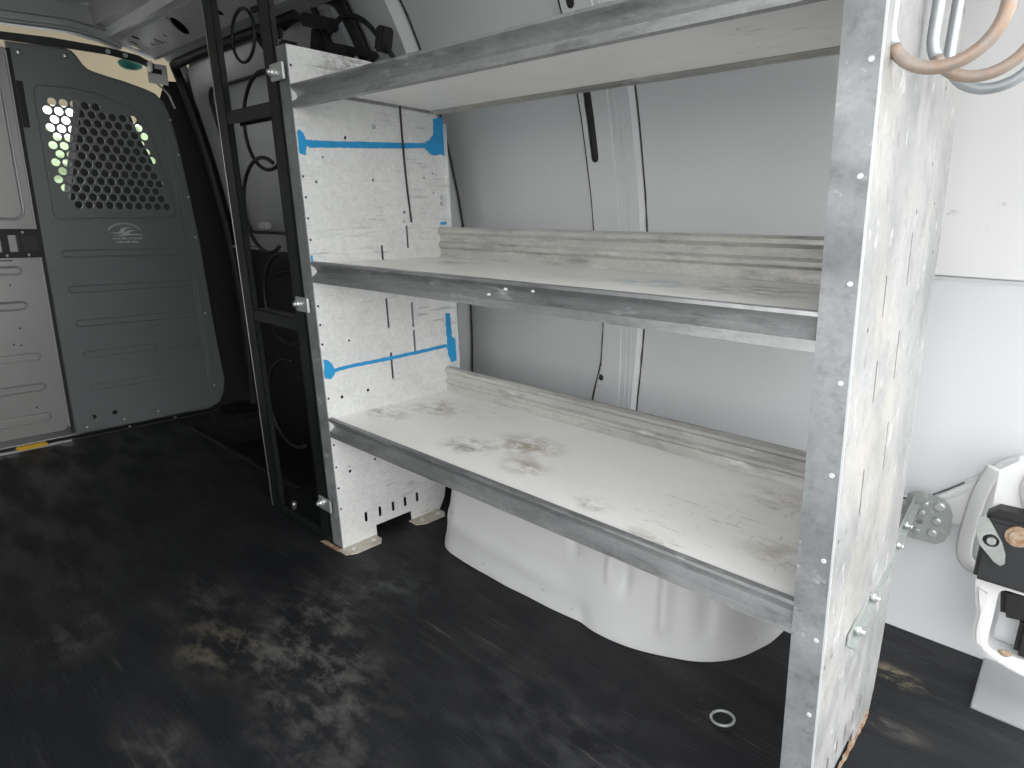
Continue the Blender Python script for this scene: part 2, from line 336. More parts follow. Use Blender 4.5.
# light door pillar left of the rack and hat-section rib behind it
def wmap(off): return lambda p: Vector((p[0], yw(p[1]) - off - p[2], p[1]))
zs = [1.49 - .06 * i for i in range(25)]
def ribwall(x0f, x1f, off, slope, holes=[], zr=(0.02, 1.47)):
    b_ = MB(); zl = [zr[0] + (zr[1] - zr[0]) * i / 24 for i in range(25)]
    out = [(x1f(z), z) for z in zl] + [(x0f(z), z) for z in reversed(zl)]
    b_.plate(out, holes, .0015, wmap(off), cuts=[.05 * i for i in range(1, 30)])
    for (xf, sg) in ((x0f, -1), (x1f, 1)):
        g1 = [b_.bm.verts.new((xf(z), yw(z) - off, z)) for z in zl]; g2 = [b_.bm.verts.new((xf(z) + sg * slope, yw(z) - .001, z)) for z in zl]
        for i in range(24): b_.bm.faces.new((g1[i], g1[i + 1], g2[i + 1], g2[i]))
    return b_
LX_ = [(0, .325), (.34, .328), (.44, .352), (.56, .358), (.70, .336), (1.5, .330)]; RX_ = [(0, .444), (.35, .447), (.55, .457), (.75, .466), (1.5, .462)]
r1 = ribwall(lambda z: interp(LX_, z), lambda z: .410, .022, .010, [slot(.357, .955, 1.12, .011), slot(.357, 1.26, 1.36, .011), circ(.352, .41, .009), circ(.352, .437, .003), circ(.352, .383, .003)])
q_ = ribwall(lambda z: .412, lambda z: interp(RX_, z), .018, .008); me_ = bpy.data.meshes.new('t'); q_.bm.to_mesh(me_); r1.bm.from_mesh(me_); bpy.data.meshes.remove(me_)
r1.tube([(.426, yw(z) - .0195, z) for z in [.05 * i for i in range(1, 29)]], .0016, 5).tube([(.440, yw(z) - .0195, z) for z in [.05 * i for i in range(1, 29)]], .0012, 5)
struct(r1.build('trim_10', 'body', smooth=25))
struct(MB().plate(slot(.357, .945, 1.13, .016), [], .001, wmap(.010), cuts=[1.0, 1.05, 1.1]).plate(slot(.357, 1.25, 1.37, .016), [], .001, wmap(.010), cuts=[1.3]).plate(circ(.352, .41, .012), [], .001, wmap(.014)).tube([(interp(LX_, z) - .014, yw(z) - .002, z) for z in [.03 * i for i in range(3, 48)]], [.0035 + .0018 * noise.noise(Vector((0, i * .9, 0))) for i in range(3, 48)], 6)  # dark plates behind the slots stand in for shade; tubes are sealer seams
       .tube([(interp(RX_, z) + .010, yw(z) - .002, z) for z in [.03 * i for i in range(3, 48)]], [.0022 + .0012 * noise.noise(Vector((5, i * .9, 0))) for i in range(3, 48)], 6).build('trim_11', 'seam_and_shade'))
r2 = ribwall(lambda z: -.33, lambda z: -.195, .035, .018, [circ(-.21, .93, .007), circ(-.21, .80, .007)])
struct(r2.build('trim_12', 'body', smooth=25))
struct(MB().tube([(-.168, yw(z) - .003, z) for z in [.03 * i for i in range(1, 48)]], .0035, 6).tube([(-.365, yw(z) - .03, z) for z in [.03 * i for i in range(1, 48)]], .012, 8).build('trim_13', 'seam_and_shade'))
struct(MB().sweep([(yw(z) - .055, z) for z in [.1, .4, .7, .9, 1.0, 1.1, 1.2, 1.3, 1.38]], -.425, -.395, thick=.003).build('trim_14', 'body', smooth=40))
# rear wall features: horizontal seam, rising waist rail
struct(MB().plate([(.80, .733), (1.42, .727), (1.42, .722), (.80, .728)], [], .004, wmap(.003)).build('trim_15', 'body'))
up = MB().plate([(.96, .735), (1.42, .729), (1.42, 1.42), (.96, 1.42)], [], .004, wmap(.010), cuts=[.05 * i for i in range(15, 29)])
struct(up.build('trim_16', 'body_white', smooth=25))
top = spline([(.50, .290, 0), (.9, .290, 0), (1.085, .293, 0), (1.13, .312, 0), (1.19, .365, 0), (1.25, .425, 0), (1.42, .46, 0)], 5)
out = [(p.x, p.y) for p in top] + [(1.42, .29), (1.19, .272), (1.10, .243), (.5, .243)]
wr = MB().plate(out, [], .02, wmap(.012))
wr.tube([(p.x, yw(p.y) - .022, p.y - .012) for p in top], .008, 8)
struct(wr.build('trim_17', 'body_white', smooth=40))
struct(MB().tube([(p.x, yw(p.y) - .024, p.y + .001) for p in top[8:20]], .0014, 5).build('trim_18', 'seam_and_shade'))

# ---------------------------------------------------------------- wheel housing
base = [(.10, .62), (.108, .46), (.118, .33), (.135, .245), (.165, .200), (.21, .178), (.30, .170), (.40, .166), (.50, .168), (.60, .170), (.67, .168), (.74, .178), (.80, .198), (.86, .232), (.905, .285), (.930, .35), (.943, .42), (.95, .62)]
bp_ = spline([(a, c, 0) for a, c in base], 12); cx_, cy_ = .53, .62
b = MB(); rings = []
KT_ = [(0, 0), (.008, 0), (.03, .008), (.07, .016), (.12, .026), (.17, .040), (.215, .065), (.25, .11), (.275, .19), (.288, .32)]
for (z, k) in [(q_z, interp(KT_, q_z)) for q_z in [0, .006] + [.015 * i for i in range(1, 19)] + [.28, .288]] + [(.292, .5), (.292, .99)]:
    row = []
    for p in bp_:
        d = Vector((cx_ - p.x, cy_ - p.y, 0)); q = p + d * k
        for (sx_, sw, z0, z1, am) in [(.80, .012, .05, .20, -.012), (.715, .014, .11, .24, .011), (.685, .010, .12, .24, -.008), (.865, .014, .05, .2, .010), (.20, .010, .20, .27, .010), (.235, .009, .2, .27, .009), (.59, .016, .15, .24, .009), (.62, .02, 0, .035, .006)]:
            fz = max(0, min(1, (z - z0) / .03 + .5)) * max(0, min(1, (z1 - z) / .03 + .5))
            if p.y < .4: q += Vector((0, 1, 0)) * am * fz * math.exp(-((p.x - sx_) / sw) ** 2)
        if .14 < p.x < .60: q += Vector((0, -1, 0)) * .006 * math.exp(-((z - .085 + .05 * (p.x - .15)) / .018) ** 2) * min(1, (.6 - p.x) / .1)
        q += Vector((0, 1, 0)) * .004 * noise.noise(Vector((p.x * 9, z * 14, 1)))
        row.append(b.bm.verts.new((q.x, min(q.y, .624), z + .001)))
    rings.append(row)
for r_a, r_b in zip(rings, rings[1:]):
    for i in range(len(bp_) - 1): b.bm.faces.new((r_a[i], r_a[i + 1], r_b[i + 1], r_b[i])).smooth = True
tag(b.build('wheel_housing', 'well'), 'pale grey rounded wheel housing on the floor under the lowest shelf', 'wheel arch')

# ================================================================ SHELVING UNIT
W, FW = 1.1322, .0398
rack = thing('shelving_unit', 'galvanised steel three-tier shelving unit with white shelves and blue paint marks', 'shelving', (0, 0, 0))
PO = [(0, 0), (.105, 0), (.105, .030), (.222, .030), (.222, 0), (.325, 0), (.345, .03), (.372, .14), (.382, .25), (.395, .40), (.413, .62), (.43, .80), (.430, .93), (.418, 1.02), (.40, 1.09), (.36, 1.14), (.30, 1.168), (.20, 1.172), (0, 1.17)]
bot = [slot(y_, .050, .078, .0045) for y_ in (.077, .121, .164, .205, .247)]
far_holes = bot + [slot(a, z0, z1, .0032) for a, z0, z1 in [(.2, .711, .755), (.282, .746, .803), (.2, .547, .624), (.28, .541, .607), (.2, .413, .484), (.28, .465, .533), (.2, .85, .90)][:6]]
far_holes += [circ(a, z, r, 10) for a, z, r in [(.006, .996, .0035), (.124, .997, .004), (.006, .906, .003), (.037, .896, .0035), (.191, .908, .0035), (.351, .922, .003), (.007, .862, .003), (.007, .817, .003), (.007, .770, .003), (.278, .835, .0042), (.38, .934, .0025), (.38, .886, .0025),
              (.007, .62, .003), (.007, .576, .003), (.007, .53, .003), (.08, .53, .003), (.007, .398, .003), (.044, .395, .0042), (.12, .398, .0042), (.121, .212, .004), (.16, .215, .004), (.044, .201, .0042), (.044, .214, .002), (.007, .28, .003), (.007, .222, .003), (.007, .166, .003), (.007, .11, .003), (.20, .33, .003), (.03, 1.10, .003), (.06, .95, .0025), (.007, 1.13, .003)]]
near_holes = bot + [slot(a, z0, z1, .0028) for a, z0, z1 in [(.228, .741, .81), (.113, .709, .76), (.217, .611, .681), (.112, .60, .655), (.214, .479, .551), (.104, .447, .512)]]
near_holes += [circ(a, z, r, 8) for a, z, r in [(.237, .836, .004), (.016, .443, .0035), (.038, .269, .004), (.010, .267, .004), (.3, .9, .003), (.35, .85, .003), (.38, .78, .003), (.05, .70, .003), (.33, 1.0, .003)]]
def end_panel(x0, hs, mat):
    p = MB().plate(PO, hs, .0015, lambda q: rk((x0 + q[2], q[0], q[1]))).build('end_panel', mat, rack)
    fl = MB().box((x0 - FW, -.0012, .004), (x0 + .0008, .0008, 1.17), f=rk)
    fl.box((x0 - FW, 0, .004), (x0 - FW + .0012, .012, 1.17), f=rk)
    put(fl.build('front_flange', 'flange'), p)
    return p
ep = end_panel(0, far_holes, 'face'); en = end_panel(W, near_holes, 'outer')
put(MB().box((W - .0012, -.0016, .004), (W + .0012, .0004, 1.17), f=rk).build('bright_edge', 'rivet_or_lit_hole'), en)  # pale strip along the panel's front corner
en['label'] = 'weathered end panel of the shelving nearest the camera'; ep['label'] = 'end panel with blue paint marks beside the ladder frame'
for z in [.085 + .1118 * i for i in range(10)]:
    put(MB().cyl(rk((1.1225, -.001, z)), (0, -1, 0), .0034, .0012, 10, r2=.0025).build('rivet_or_lit_hole', 'rivet_or_lit_hole'), en)  # pale discs stand in for flange holes with light showing through
# rear post of far panel (pale strip) with screw row
bpst = MB().box((.0005, .392, .40), (.0020, .428, 1.06), f=rk).box((.0005, .424, .40), (.014, .4265, 1.06), f=rk)
put(bpst.build('rear_post', 'face'), ep)
for z in (.86, .875): put(MB().cyl(rk((.002, .405, z)), (1, 0, 0), .006, .006, 8).build('bolt', 'zinc'), ep)
for (a, z) in ((.205, 1.03), (.274, .812)): put(MB().ell(rk((.002, a, z)), (.003, .006, .005), 8).build('bolt', 'zinc'), ep)
# dark cable strip hanging down the panel face
put(MB().tube([rk((.003, .288 + .010 * t - .004 * math.sin(t * 3), 1.085 - .275 * t)) for t in [i / 10 for i in range(11)]], .0026, 6).build('thin_black_rod', 'rubber'), ep)
# blue marking paint: an arrow-ended line at two heights and a post mark
def blotch(pts, n=4, amp=.003, seed=0):
    rnd = random.Random(seed); o = []
    for i in range(len(pts)):
        a, c = pts[i], pts[(i + 1) % len(pts)]
        m_ = max(1, int(math.dist(a, c) / .009))
        for k in range(m_):
            t = k / m_; o.append((a[0] + (c[0] - a[0]) * t + rnd.uniform(-amp, amp), a[1] + (c[1] - a[1]) * t + rnd.uniform(-amp, amp)))
    return o
def blue(pts, seed, off=.0016, amp=.003): 
    put(MB().plate(blotch(pts, seed=seed, amp=amp), [], .0006, lambda q: rk((off + q[2] * .5, q[0], q[1]))).build('blue_paint_mark', 'blue'), ep)
blue([(.028, .967), (.05, .9695), (.10, .9735), (.20, .981), (.30, .989), (.37, .997), (.37, 1.008), (.30, 1.002), (.2, .995), (.1, .9875), (.028, .983)], 1, amp=.0006)
blue([(.003, 1.0), (.012, 1.004), (.022, .984), (.036, .984), (.036, .972), (.022, .970), (.016, .950), (.004, .955)], 2, .0020, .002)
blue([(.36, .993), (.385, .978), (.41, .985), (.424, .980), (.424, 1.075), (.392, 1.07), (.390, 1.03), (.375, 1.014), (.36, 1.008)], 3, .0030, .002)
blue([(.025, .468), (.07, .4715), (.20, .4735), (.30, .477), (.392, .480), (.392, .471), (.30, .468), (.20, .4645), (.07, .4625), (.025, .459)], 4, amp=.0006)
blue([(.003, .494), (.014, .490), (.030, .475), (.032, .460), (.018, .445), (.004, .449)], 5, .0020, .002)
blue([(.392, .566), (.410, .566), (.412, .50), (.424, .49), (.424, .43), (.405, .425), (.392, .45)], 6, .0030, .002)
blue([(.395, .805), (.418, .806), (.418, .813), (.395, .812)], 7, .0030, .001)
blue([(.002, .735), (.007, .735), (.007, .712), (.002, .712)], 8, .0020, .0008)
# foot plates (far panel turned inward over the mat, near panel hidden beneath)
for (a0, a1, xx) in ((-.012, .100, .046), (.212, .318, .048)):
    fp = MB().plate([(0, a0), (xx * .7, a0), (xx, a0 + .025), (xx, a1 - .015), (xx * .6, a1), (0, a1)], [], .0025, lambda q: (q[0], q[1], .0023 + q[2])).build('foot_plate', 'foot'); put(fp, ep)
    for t in (.25, .8): put(MB().cyl((xx * .55, a0 + (a1 - a0) * t, .003), (0, 0, 1), .007, .005, 6).build('bolt', 'zinc'), ep)
for a0, a1 in ((0, .10), (.222, .32)): put(MB().box((W - .045, a0, .001), (W, a1, .0035)).build('foot_plate', 'foot'), en)
put(MB().plate(blotch([(W - .002, .10), (W + .002, .12), (W + .003, .20), (W + .004, .31), (W - .002, .33)], seed=4, amp=.0012), [], .003, lambda q: (q[0], q[1], .0022 + q[2])).build('rust_edge', 'rust'), en)
put(MB().plate(blotch([(-.075, -.018), (0.01, -.014), (.01, -.004), (-.04, -.004), (-.075, -.008)], seed=9, amp=.002), [], .002, lambda q: (q[0], q[1], .002 + q[2])).build('rust_edge', 'rust'), ep)
# the three shelves
LIPF = [(.010, .001), (.0, .0), (-.001, -.005), (.003, -.010), (.011, -.016), (.014, -.023), (.008, -.029), (.0, -.033), (-.001, -.0465), (.008, -.048), (.009, -.043)]
def shelf(z, D, lb, mat, label):
    x0, x1 = .0012, W - .0012
    s = MB().box((x0, .006, z - .0045), (x1, D, z - .0025), f=rk)
    s = s.build('shelf', mat, rack); s['label'] = label
    put(MB().sweep([(y_, z + q) for y_, q in LIPF], x0, x1, f=rk, thick=.0012).build('front_lip', 'lip', smooth=35), s)
    bl = [(D, -.004), (D + .002, .004), (D + .003, lb * .26), (D - .003, lb * .34), (D - .003, lb * .44), (D + .003, lb * .52), (D + .003, lb * .72), (D - .004, lb * .82), (D - .003, lb * .92), (D + .003, lb), (D + .014, lb), (D + .014, lb - .010)]
    put(MB().sweep([(y_, z + q) for y_, q in bl], x0, x1, f=rk, thick=.0012).build('back_lip', 'backlip', smooth=35), s)
    hm = MB().box((x0, D - .020, z - .0075), (x1, D - .014, z - .0045), .001, f=rk).box((x0, D - .004, z - .012), (x1, D + .0015, z - .004), f=rk).build('rear_hem', 'backlip'); put(hm, s)
    for xa in (x0, x1 - .0015): put(MB().box((xa, .03, z - .012), (xa + .0015, D - .01, z - .004), f=rk).build('end_tab', 'lip'), s)
    return s
s1 = shelf(.3497, .3828, .0664, 'pan_low', 'lowest white shelf with tan stains')
s2 = shelf(.7217, .3891, .0776, 'pan_mid', 'middle white shelf with grey and blue stains')
s3 = shelf(1.092, .4055, .070, 'pan_top', 'top white shelf seen from below')
for (x_, z_) in ((.60, .7217 - .014), (.56, .7217 - .026), (.66, .7217 - .012)): put(MB().ell(rk((x_, .006, z_)), (.004, .004, .003), 8).build('paint_speck', 'rivet_or_lit_hole'), s2)

# ---------------------------------------------------------------- ladder frame beside the rack
lad = thing('ladder_frame', 'black steel ladder-like side frame bolted to the left end of the shelving', 'frame', (-.2, .02, 0))
def post(x0, x1):
    b_ = MB().box((x0, -.006, 0.001), (x1, -.003, 1.50), f=rk).box((x0, -.006, .001), (x0 + .003, .030, 1.50), f=rk).box((x1 - .003, -.006, .001), (x1, .008, 1.50), f=rk)
    return b_.build('post', 'black', lad)
post(-.350, -.305); post(-.086, -.0415)
put(MB().tube([(-.3505, -.0065, z) for z in (.01, .5, 1.0, 1.49)], .0012, 5, f=rk).build('bright_edge', 'edge'), lad)  # bright line painting the lit edge of the black post
for z in (1.052, .570):
    b_ = MB().box((-.306, -.005, z - .016), (-.085, -.002, z + .014), f=rk).box((-.306, -.005, z + .011), (-.085, .028, z + .014), f=rk).box((-.306, .026, z - .016), (-.085, .029, z + .014), f=rk)
    b_.build('rung', 'dark' if z > 1 else 'black', lad)
MB().box((-.350, -.005, .001), (-.0415, -.002, .028)).box((-.350, -.005, .001), (-.0415, .10, .004)).build('base_rail', 'black', lad)
for z, x_ in ((1.118, -.035), (.622, -.045), (.115, -.05)):
    c = MB().box((x_ - .020, -.013, z - .017), (x_ + .034, -.0075, z + .017), .0015, f=rk).build('clip', 'zinc', lad)
    put(MB().cyl(rk((x_ - .008, -.0125, z)), (0, -1, 0), .009, .007, 6).cyl(rk((x_ - .008, -.019, z)), (0, -1, 0), .005, .006, 8).build('bolt', 'zinc'), c)
for p in ((-.315, -.04, .012), (-.12, -.04, .012)):
    MB().cyl((p[0] + .02, .03, .004), (0, 0, 1), .007, .02, 8).build('bolt', 'zinc', lad)
# hoops of black hose behind the ladder frame
for i, (cx, cz, r, a0, a1, lb) in enumerate([(-.545, 1.297, .066, 0, 360, 'small black hose ring hanging at the top of the ladder frame'), (-.515, 1.08, .13, 60, 300, 'black hose hoop behind the upper ladder rung'),
         (-.50, .85, .13, 60, 300, 'black hose hoop between the two ladder rungs'), (-.475, .58, .135, 60, 300, 'black hose hoop behind the lower ladder rung'), (-.44, .27, .135, 80, 300, 'black hose hoop nearest the floor inside the ladder frame')]):
    n = 36; full = a1 - a0 == 360
    pts = []
    for k in range(n + (0 if full else 1)):
        t = math.radians(a0 + (a1 - a0) * k / n); pts.append((cx + r * math.cos(t), .12 + .03 * (i % 2), cz + r * math.sin(t)))
    tag(MB().tube(pts, .0055 if i else .0045, 8, full).build('hose_hoop', 'rubber'), lb, 'hose', 'black hose hoops behind the ladder frame')
# wiring over the rack end
cl = thing('cable_bundle', 'tangle of black cables and connector blocks above the left end of the shelving', 'cable', (-.35, .33, 1.3))
for pts, r in [([(-.60, .27, 1.36), (-.48, .28, 1.40), (-.36, .29, 1.385), (-.29, .30, 1.30), (-.24, .31, 1.20)], .013),
               ([(-.52, .26, 1.44), (-.45, .27, 1.40), (-.40, .28, 1.32), (-.35, .29, 1.24)], .009),
               ([(-.36, .27, 1.30), (-.30, .28, 1.335), (-.22, .29, 1.31), (-.14, .30, 1.235), (-.12, .31, 1.2)], .007),
               ([(-.66, .22, 1.33), (-.60, .23, 1.27), (-.55, .23, 1.25), (-.49, .24, 1.26)], .008),
               ([(-.52, .25, 1.50), (-.535, .24, 1.42), (-.545, .15, 1.365)], .008)]:
    MB().tube(spline(pts, 8), r, 8).build('cable', 'rubber', cl)
for c, d in [((-.43, .28, 1.295), (.020, .015, .032)), ((-.40, .27, 1.335), (.05, .03, .016)), ((-.33, .28, 1.255), (.05, .02, .018)), ((-.24, .29, 1.240), (.055, .02, .009)), ((-.49, .22, 1.26), (.022, .02, .035)), ((-.60, .23, 1.335), (.04, .02, .012)), ((-.155, .30, 1.26), (.014, .02, .03))]:
    MB().box([c[i] - d[i] for i in range(3)], [c[i] + d[i] for i in range(3)], .005, rot=Matrix.Rotation(.25, 3, 'Y')).build('connector', 'trim_black', cl)
tag(MB().tube(spline([(-.76, .31, 1.26), (-.60, .34, 1.0), (-.50, .38, .76), (-.46, .39, .70)], 6), .0045, 6).build('support_strut', 'rubber'), 'thin dark strut running diagonally across the side door', 'strut')

# ================================================================ BULKHEAD
BX = -1.46
pn = thing('bulkhead_panel', 'charcoal steel bulkhead panel with a perforated window and a printed logo', 'bulkhead', (BX, 0, 0))
outl = [(-.222, .004), (.290, .018), (.318, .03), (.338, .07), (.347, .12), (.325, .389), (.305, .72), (.289, .881), (.262, 1.10), (.243, 1.195), (.228, 1.235), (.204, 1.262), (.165, 1.275), (.10, 1.290), (.05, 1.298), (.012, 1.305), (-.010, 1.312), (-.026, 1.326), (-.040, 1.350), (-.052, 1.363), (-.072, 1.369), (-.236, 1.362)]
ph = []
for i in range(13):
    z = 1.192 - .0283 * i; k = 0
    while True:
        y_ = -.132 + .033 * k - (.0165 if i % 2 else 0); k += 1
        right = .012 if i == 0 else .135 + (.205 - .135) * (1.17 - z) / .32
        if y_ > right: break
        if i >= 11 and y_ < -.13: continue
        ph.append(circ(y_, z, .0133, 12))
ph += [circ(-.157, .063, .010), circ(-.085, .066, .010)]
ph += [circ(a, z, .0025, 6) for a, z in [(-.07, .80), (-.03, .815), (.17, .80), (-.08, .69), (-.02, .69), (.04, .692), (.10, .694), (-.19, .30), (-.03, .27), (.08, .385), (.13, .36), (.09, .31), (.09, .285), (.145, .29), (.15, .265), (.09, .2), (.03, .19), (-.04, .185), (.15, .21), (0, .09), (.03, .30)]]
sk = MB().plate(outl, ph, .003, lambda q: (BX + q[2], q[0], q[1])).build('skin', 'charcoal', pn)
beads = MB()
def capsule(b_, y0, y1, z, h, x, openr=True, r=.0028):
    pts = [(x, y1, z + h)] + [(x, y0 + h - h * math.cos(t), z + h * math.sin(t)) if False else (x, y0 + h - h * math.sin(t), z + h * math.cos(t)) for t in [math.pi * k / 8 for k in range(9)]] + [(x, y1, z - h)]
    b_.tube(pts, r, 6)
for z, y0, y1 in [(.684, -.175, .258), (.556, -.170, .268), (.430, -.165, .275), (.310, -.158, .280), (.182, -.150, .280)]: capsule(beads, y0, y1, z - .004, .0115, BX + .0015)
win = [(-.163, .803), (.205, .812), (.225, .82), (.232, .84), (.225, .90), (.171, 1.133), (.160, 1.17), (.144, 1.192), (.10, 1.212), (.004, 1.240), (-.08, 1.246), (-.165, 1.240), (-.178, 1.225), (-.178, .826), (-.174, .81)]
beads.tube([(BX + .001, a, c) for a, c in win], .0035, 6, True)
for dy in (0, .012): beads.tube([(BX + .001, yy + dy - .030, z) for yy, z in [(.322, .05), (.315, .12), (.302, .389), (.288, .72), (.272, .90), (.255, 1.06), (.238, 1.20)]], .003, 6)
beads.tube([(BX + .001, a, c) for a, c in outl[:-1]] + [(BX + .001, -.234, 1.36)], .0035, 6, True)
beads.build('pressed_bead', 'charcoal', pn, smooth=60)
for a, z in [(.248, 1.177), (.263, 1.051), (.283, .892), (.293, .735), (.299, .422), (.304, .106), (-.185, .029), (-.057, .032), (.069, .038), (-.204, 1.334), (-.072, 1.346)]:
    big = z > 1.3
    MB().ell((BX + .003, a, z), (.004, .009 if big else .0045, .009 if big else .0045), 8).build('rivet_or_lit_hole', 'zinc', pn)
MB().plate([(-.224, 1.10), (-.206, 1.10), (-.206, 1.245), (-.224, 1.245)], [], .003, lambda q: (BX + .003 + q[2], q[0], q[1])).build('hinge_slot', 'trim_black', pn)
# printed emblem: swooshes under an arch of small lettering, two lines beneath (too small to read in the photo)
lg = MB(); LM = lambda q: (BX + .0019 + q[2], q[0], q[1])
def sw(pts): lg.plate(pts, [], .0004, LM)
cy0, cz0 = .037, .752
sw([(cy0 - .052, cz0 + .001), (cy0 - .020, cz0 + .003), (cy0 - .012, cz0 + .017), (cy0 + .002, cz0 + .022), (cy0 + .033, cz0 + .021), (cy0 + .008, cz0 + .017), (cy0 + .000, cz0 + .010), (cy0 - .004, cz0 - .001), (cy0 - .02, cz0 - .002)])
sw([(cy0 - .038, cz0 - .010), (cy0 - .012, cz0 - .006), (cy0 + .006, cz0 + .008), (cy0 + .020, cz0 + .012), (cy0 + .044, cz0 + .012), (cy0 + .022, cz0 + .007), (cy0 + .012, cz0 - .002), (cy0 + .058, cz0 - .004), (cy0 + .060, cz0 - .007), (cy0 + .01, cz0 - .008), (cy0 - .01, cz0 - .011)])
rnd = random.Random(3)
for k in range(19):
    t = math.radians(148 - k * 6.4); y_ = cy0 + .062 * math.cos(t); z_ = cz0 - .010 + .046 * math.sin(t) * 1.0
    hh = .0035; sw([(y_ - .0022, z_ - hh), (y_ + .0008, z_ - hh), (y_ + .0022, z_ + hh), (y_ - .0012, z_ + hh)])
for row, (a0, a1) in enumerate([(-.042, .052), (-.032, .040)]):
    a = a0
    while a < a1:
        wd = rnd.uniform(.003, .0055); z_ = cz0 - .019 - row * .013
        sw([(cy0 + a, z_ - .004), (cy0 + a + wd, z_ - .004), (cy0 + a + wd, z_ + .003), (cy0 + a, z_ + .004)]); a += wd + rnd.choice((.0018, .0018, .005))
lg.build('printed_logo', 'print', pn)
# door in the bulkhead
bd = thing('bulkhead_door', 'grey steel door of the bulkhead with pressed ribs and a black latch', 'door', (BX, -.6, 0))
DX = BX + .010
dh = [rrect(-.34, .81, -.335, .815, .002)]
MB().plate([(-.95, .045)] + [(-.262 - .03 * math.sin(0), .038), (-.250, .045), (-.243, .06), (-.243, 1.34), (-.95, 1.34)], [circ(a, z, .004, 6) for a, z in [(-.34, .58), (-.335, .43), (-.36, .375), (-.34, .37), (-.33, .14)]] + [rrect(-.85, .66, -.32, .665, .001)], .006, lambda q: (DX + q[2], q[0], q[1])).build('skin', 'door_grey', bd)
bb = MB()
for z in (.628, .508, .323, .212, .100):
    pts = rrect(-.88, z - .012, -.292 - (.012 if z > .5 else 0), z + .013, .0125, 5)
    bb.tube([(DX + .003, a, c) for a, c in pts], .004, 6, True)
bb.tube([(DX + .003, a, c) for a, c in rrect(-.90, .80, -.268, 1.24, .03, 6)], .0045, 6, True)
bb.build('pressed_bead', 'door_grey', bd, smooth=60)
MB().box((DX, -.2445, .05), (DX + .012, -.2405, 1.33)).build('edge_strip', 'edge', bd)
MB().box((BX - .001, -.2395, .02), (DX + .001, -.227, 1.34)).build('gap_seal', 'trim_black', bd)
lt = MB().plate(rrect(-.46, .672, -.236, .768, .004), [rrect(-.40, .692, -.345, .748, .002), rrect(-.325, .692, -.30, .748, .002)], .010, lambda q: (DX + .008 + q[2], q[0], q[1])).build('latch', 'trim_black', bd)
put(MB().box((DX + .012, -.292, .696), (DX + .018, -.244, .742), .002).box((DX + .012, -.302, .69), (DX + .02, -.296, .75), .001).build('latch_plate', 'dark'), lt)
for a, z in ((-.283, .757), (-.275, .681), (-.335, .680)): put(MB().ell((DX + .014, a, z), (.003, .005, .005), 8).build('bolt', 'zinc'), lt)
MB().box((BX, -1.15, .0), (BX + .003, -.955, 1.36)).build('fixed_panel', 'charcoal', bd)
# header bar, end bracket, sill strip
hb = thing('header_bar', 'dark bolted bar across the top of the bulkhead', 'bar', (BX + .01, 0, 1.36))
MB().plate([(-1.15, 1.352), (-.25, 1.362), (-.05, 1.370), (.06, 1.372), (.16, 1.362), (.21, 1.345), (.21, 1.368), (.16, 1.388), (.06, 1.396), (-.11, 1.395), (-.247, 1.386), (-1.15, 1.376)], [], .006, lambda q: (BX + .008 + q[2], q[0], q[1])).build('bar', 'dark', hb)
for a, z in ((.059, 1.382), (.114, 1.379)): MB().cyl((BX + .011, a, z), (1, 0, 0), .008, .006, 8).build('bolt', 'zinc', hb)
br = MB().box((BX + .004, .185, 1.30), (BX + .008, .255, 1.37), .001).box((BX + .004, .185, 1.335), (BX + .05, .19, 1.37), .001).build('end_bracket', 'rail', hb)
put(MB().box((BX + .0085, .20, 1.335), (BX + .0095, .235, 1.352)).build('slot', 'trim_black'), br)
MB().tube(spline([(BX + .006, .215, 1.30), (BX + .006, .250, 1.27), (BX + .006, .262, 1.24), (BX + .006, .27, 1.22)], 5), .004, 6).build('bent_rod', 'edge', hb)
sill = MB().box((-1.445, -1.15, .0005), (-1.41, .30, .006), .002).tube([(-1.438, -1.14, .010), (-1.438, .28, .010)], .004, 6)
struct(sill.build('trim_19', 'dark'))
struct(MB().box((-1.4415, -1.15, .012), (-1.4385, -.21, .016)).box((-1.409, -1.15, .001), (-1.405, -.25, .007)).build('trim_20', 'edge'))
tag(MB().box((-1.423, -.415, .0065), (-1.396, -.325, .019), .004).build('edge_clip', 'yellow'), 'yellow rubber strip on the sill under the bulkhead door', 'strip')
for a in (-.05, .12): struct(MB().ell((-1.425, a, .008), (.006, .006, .004), 8).build('trim_21', 'zinc'))

# ================================================================ CAB BEYOND THE BULKHEAD
hp = [(-1.48, 1.53), (-2.1, 1.54), (-2.4, 1.50), (-2.62, 1.40), (-2.70, 1.345)]
b = MB(); g_ = []
for x, z in hp: g_.append([b.bm.verts.new((x, y_, z - (.16 * max(0, (abs(y_ + .25) - .55) / .45) ** 2))) for y_ in [-1.2 + .1 * i for i in range(20)]])
for r_a, r_b in zip(g_, g_[1:]):
    for i in range(19): b.bm.faces.new((r_a[i], r_a[i + 1], r_b[i + 1], r_b[i])).smooth = True
struct(b.build('trim_22', 'beige'))
struct(MB().box((-2.9, -1.2, -.2), (-1.5, .8, -.1)).box((-3.0, -1.2, -.2), (-2.75, .8, .62)).box((-2.9, .78, -.2), (-1.5, .80, .70)).box((-1.75, .74, .70), (-1.56, .80, 1.45)).build('trim_23', 'trim_black'))
st = thing('cab_seat', 'dark cab seat glimpsed through the round perforations of the bulkhead', 'seat', (-1.85, .05, -.1))
MB().plate([(-.09, .1), (.36, .1), (.355, .7), (.33, .85), (.295, .98), (.262, 1.07), (.236, 1.13), (.214, 1.205), (.20, 1.26), (.17, 1.31), (.12, 1.33), (.065, 1.32), (.038, 1.28), (.031, 1.217), (-.005, 1.06), (-.036, .933), (-.06, .80)], [], .10, lambda q: (-1.82 + q[2], q[0], q[1])).build('backrest', 'seat', st)
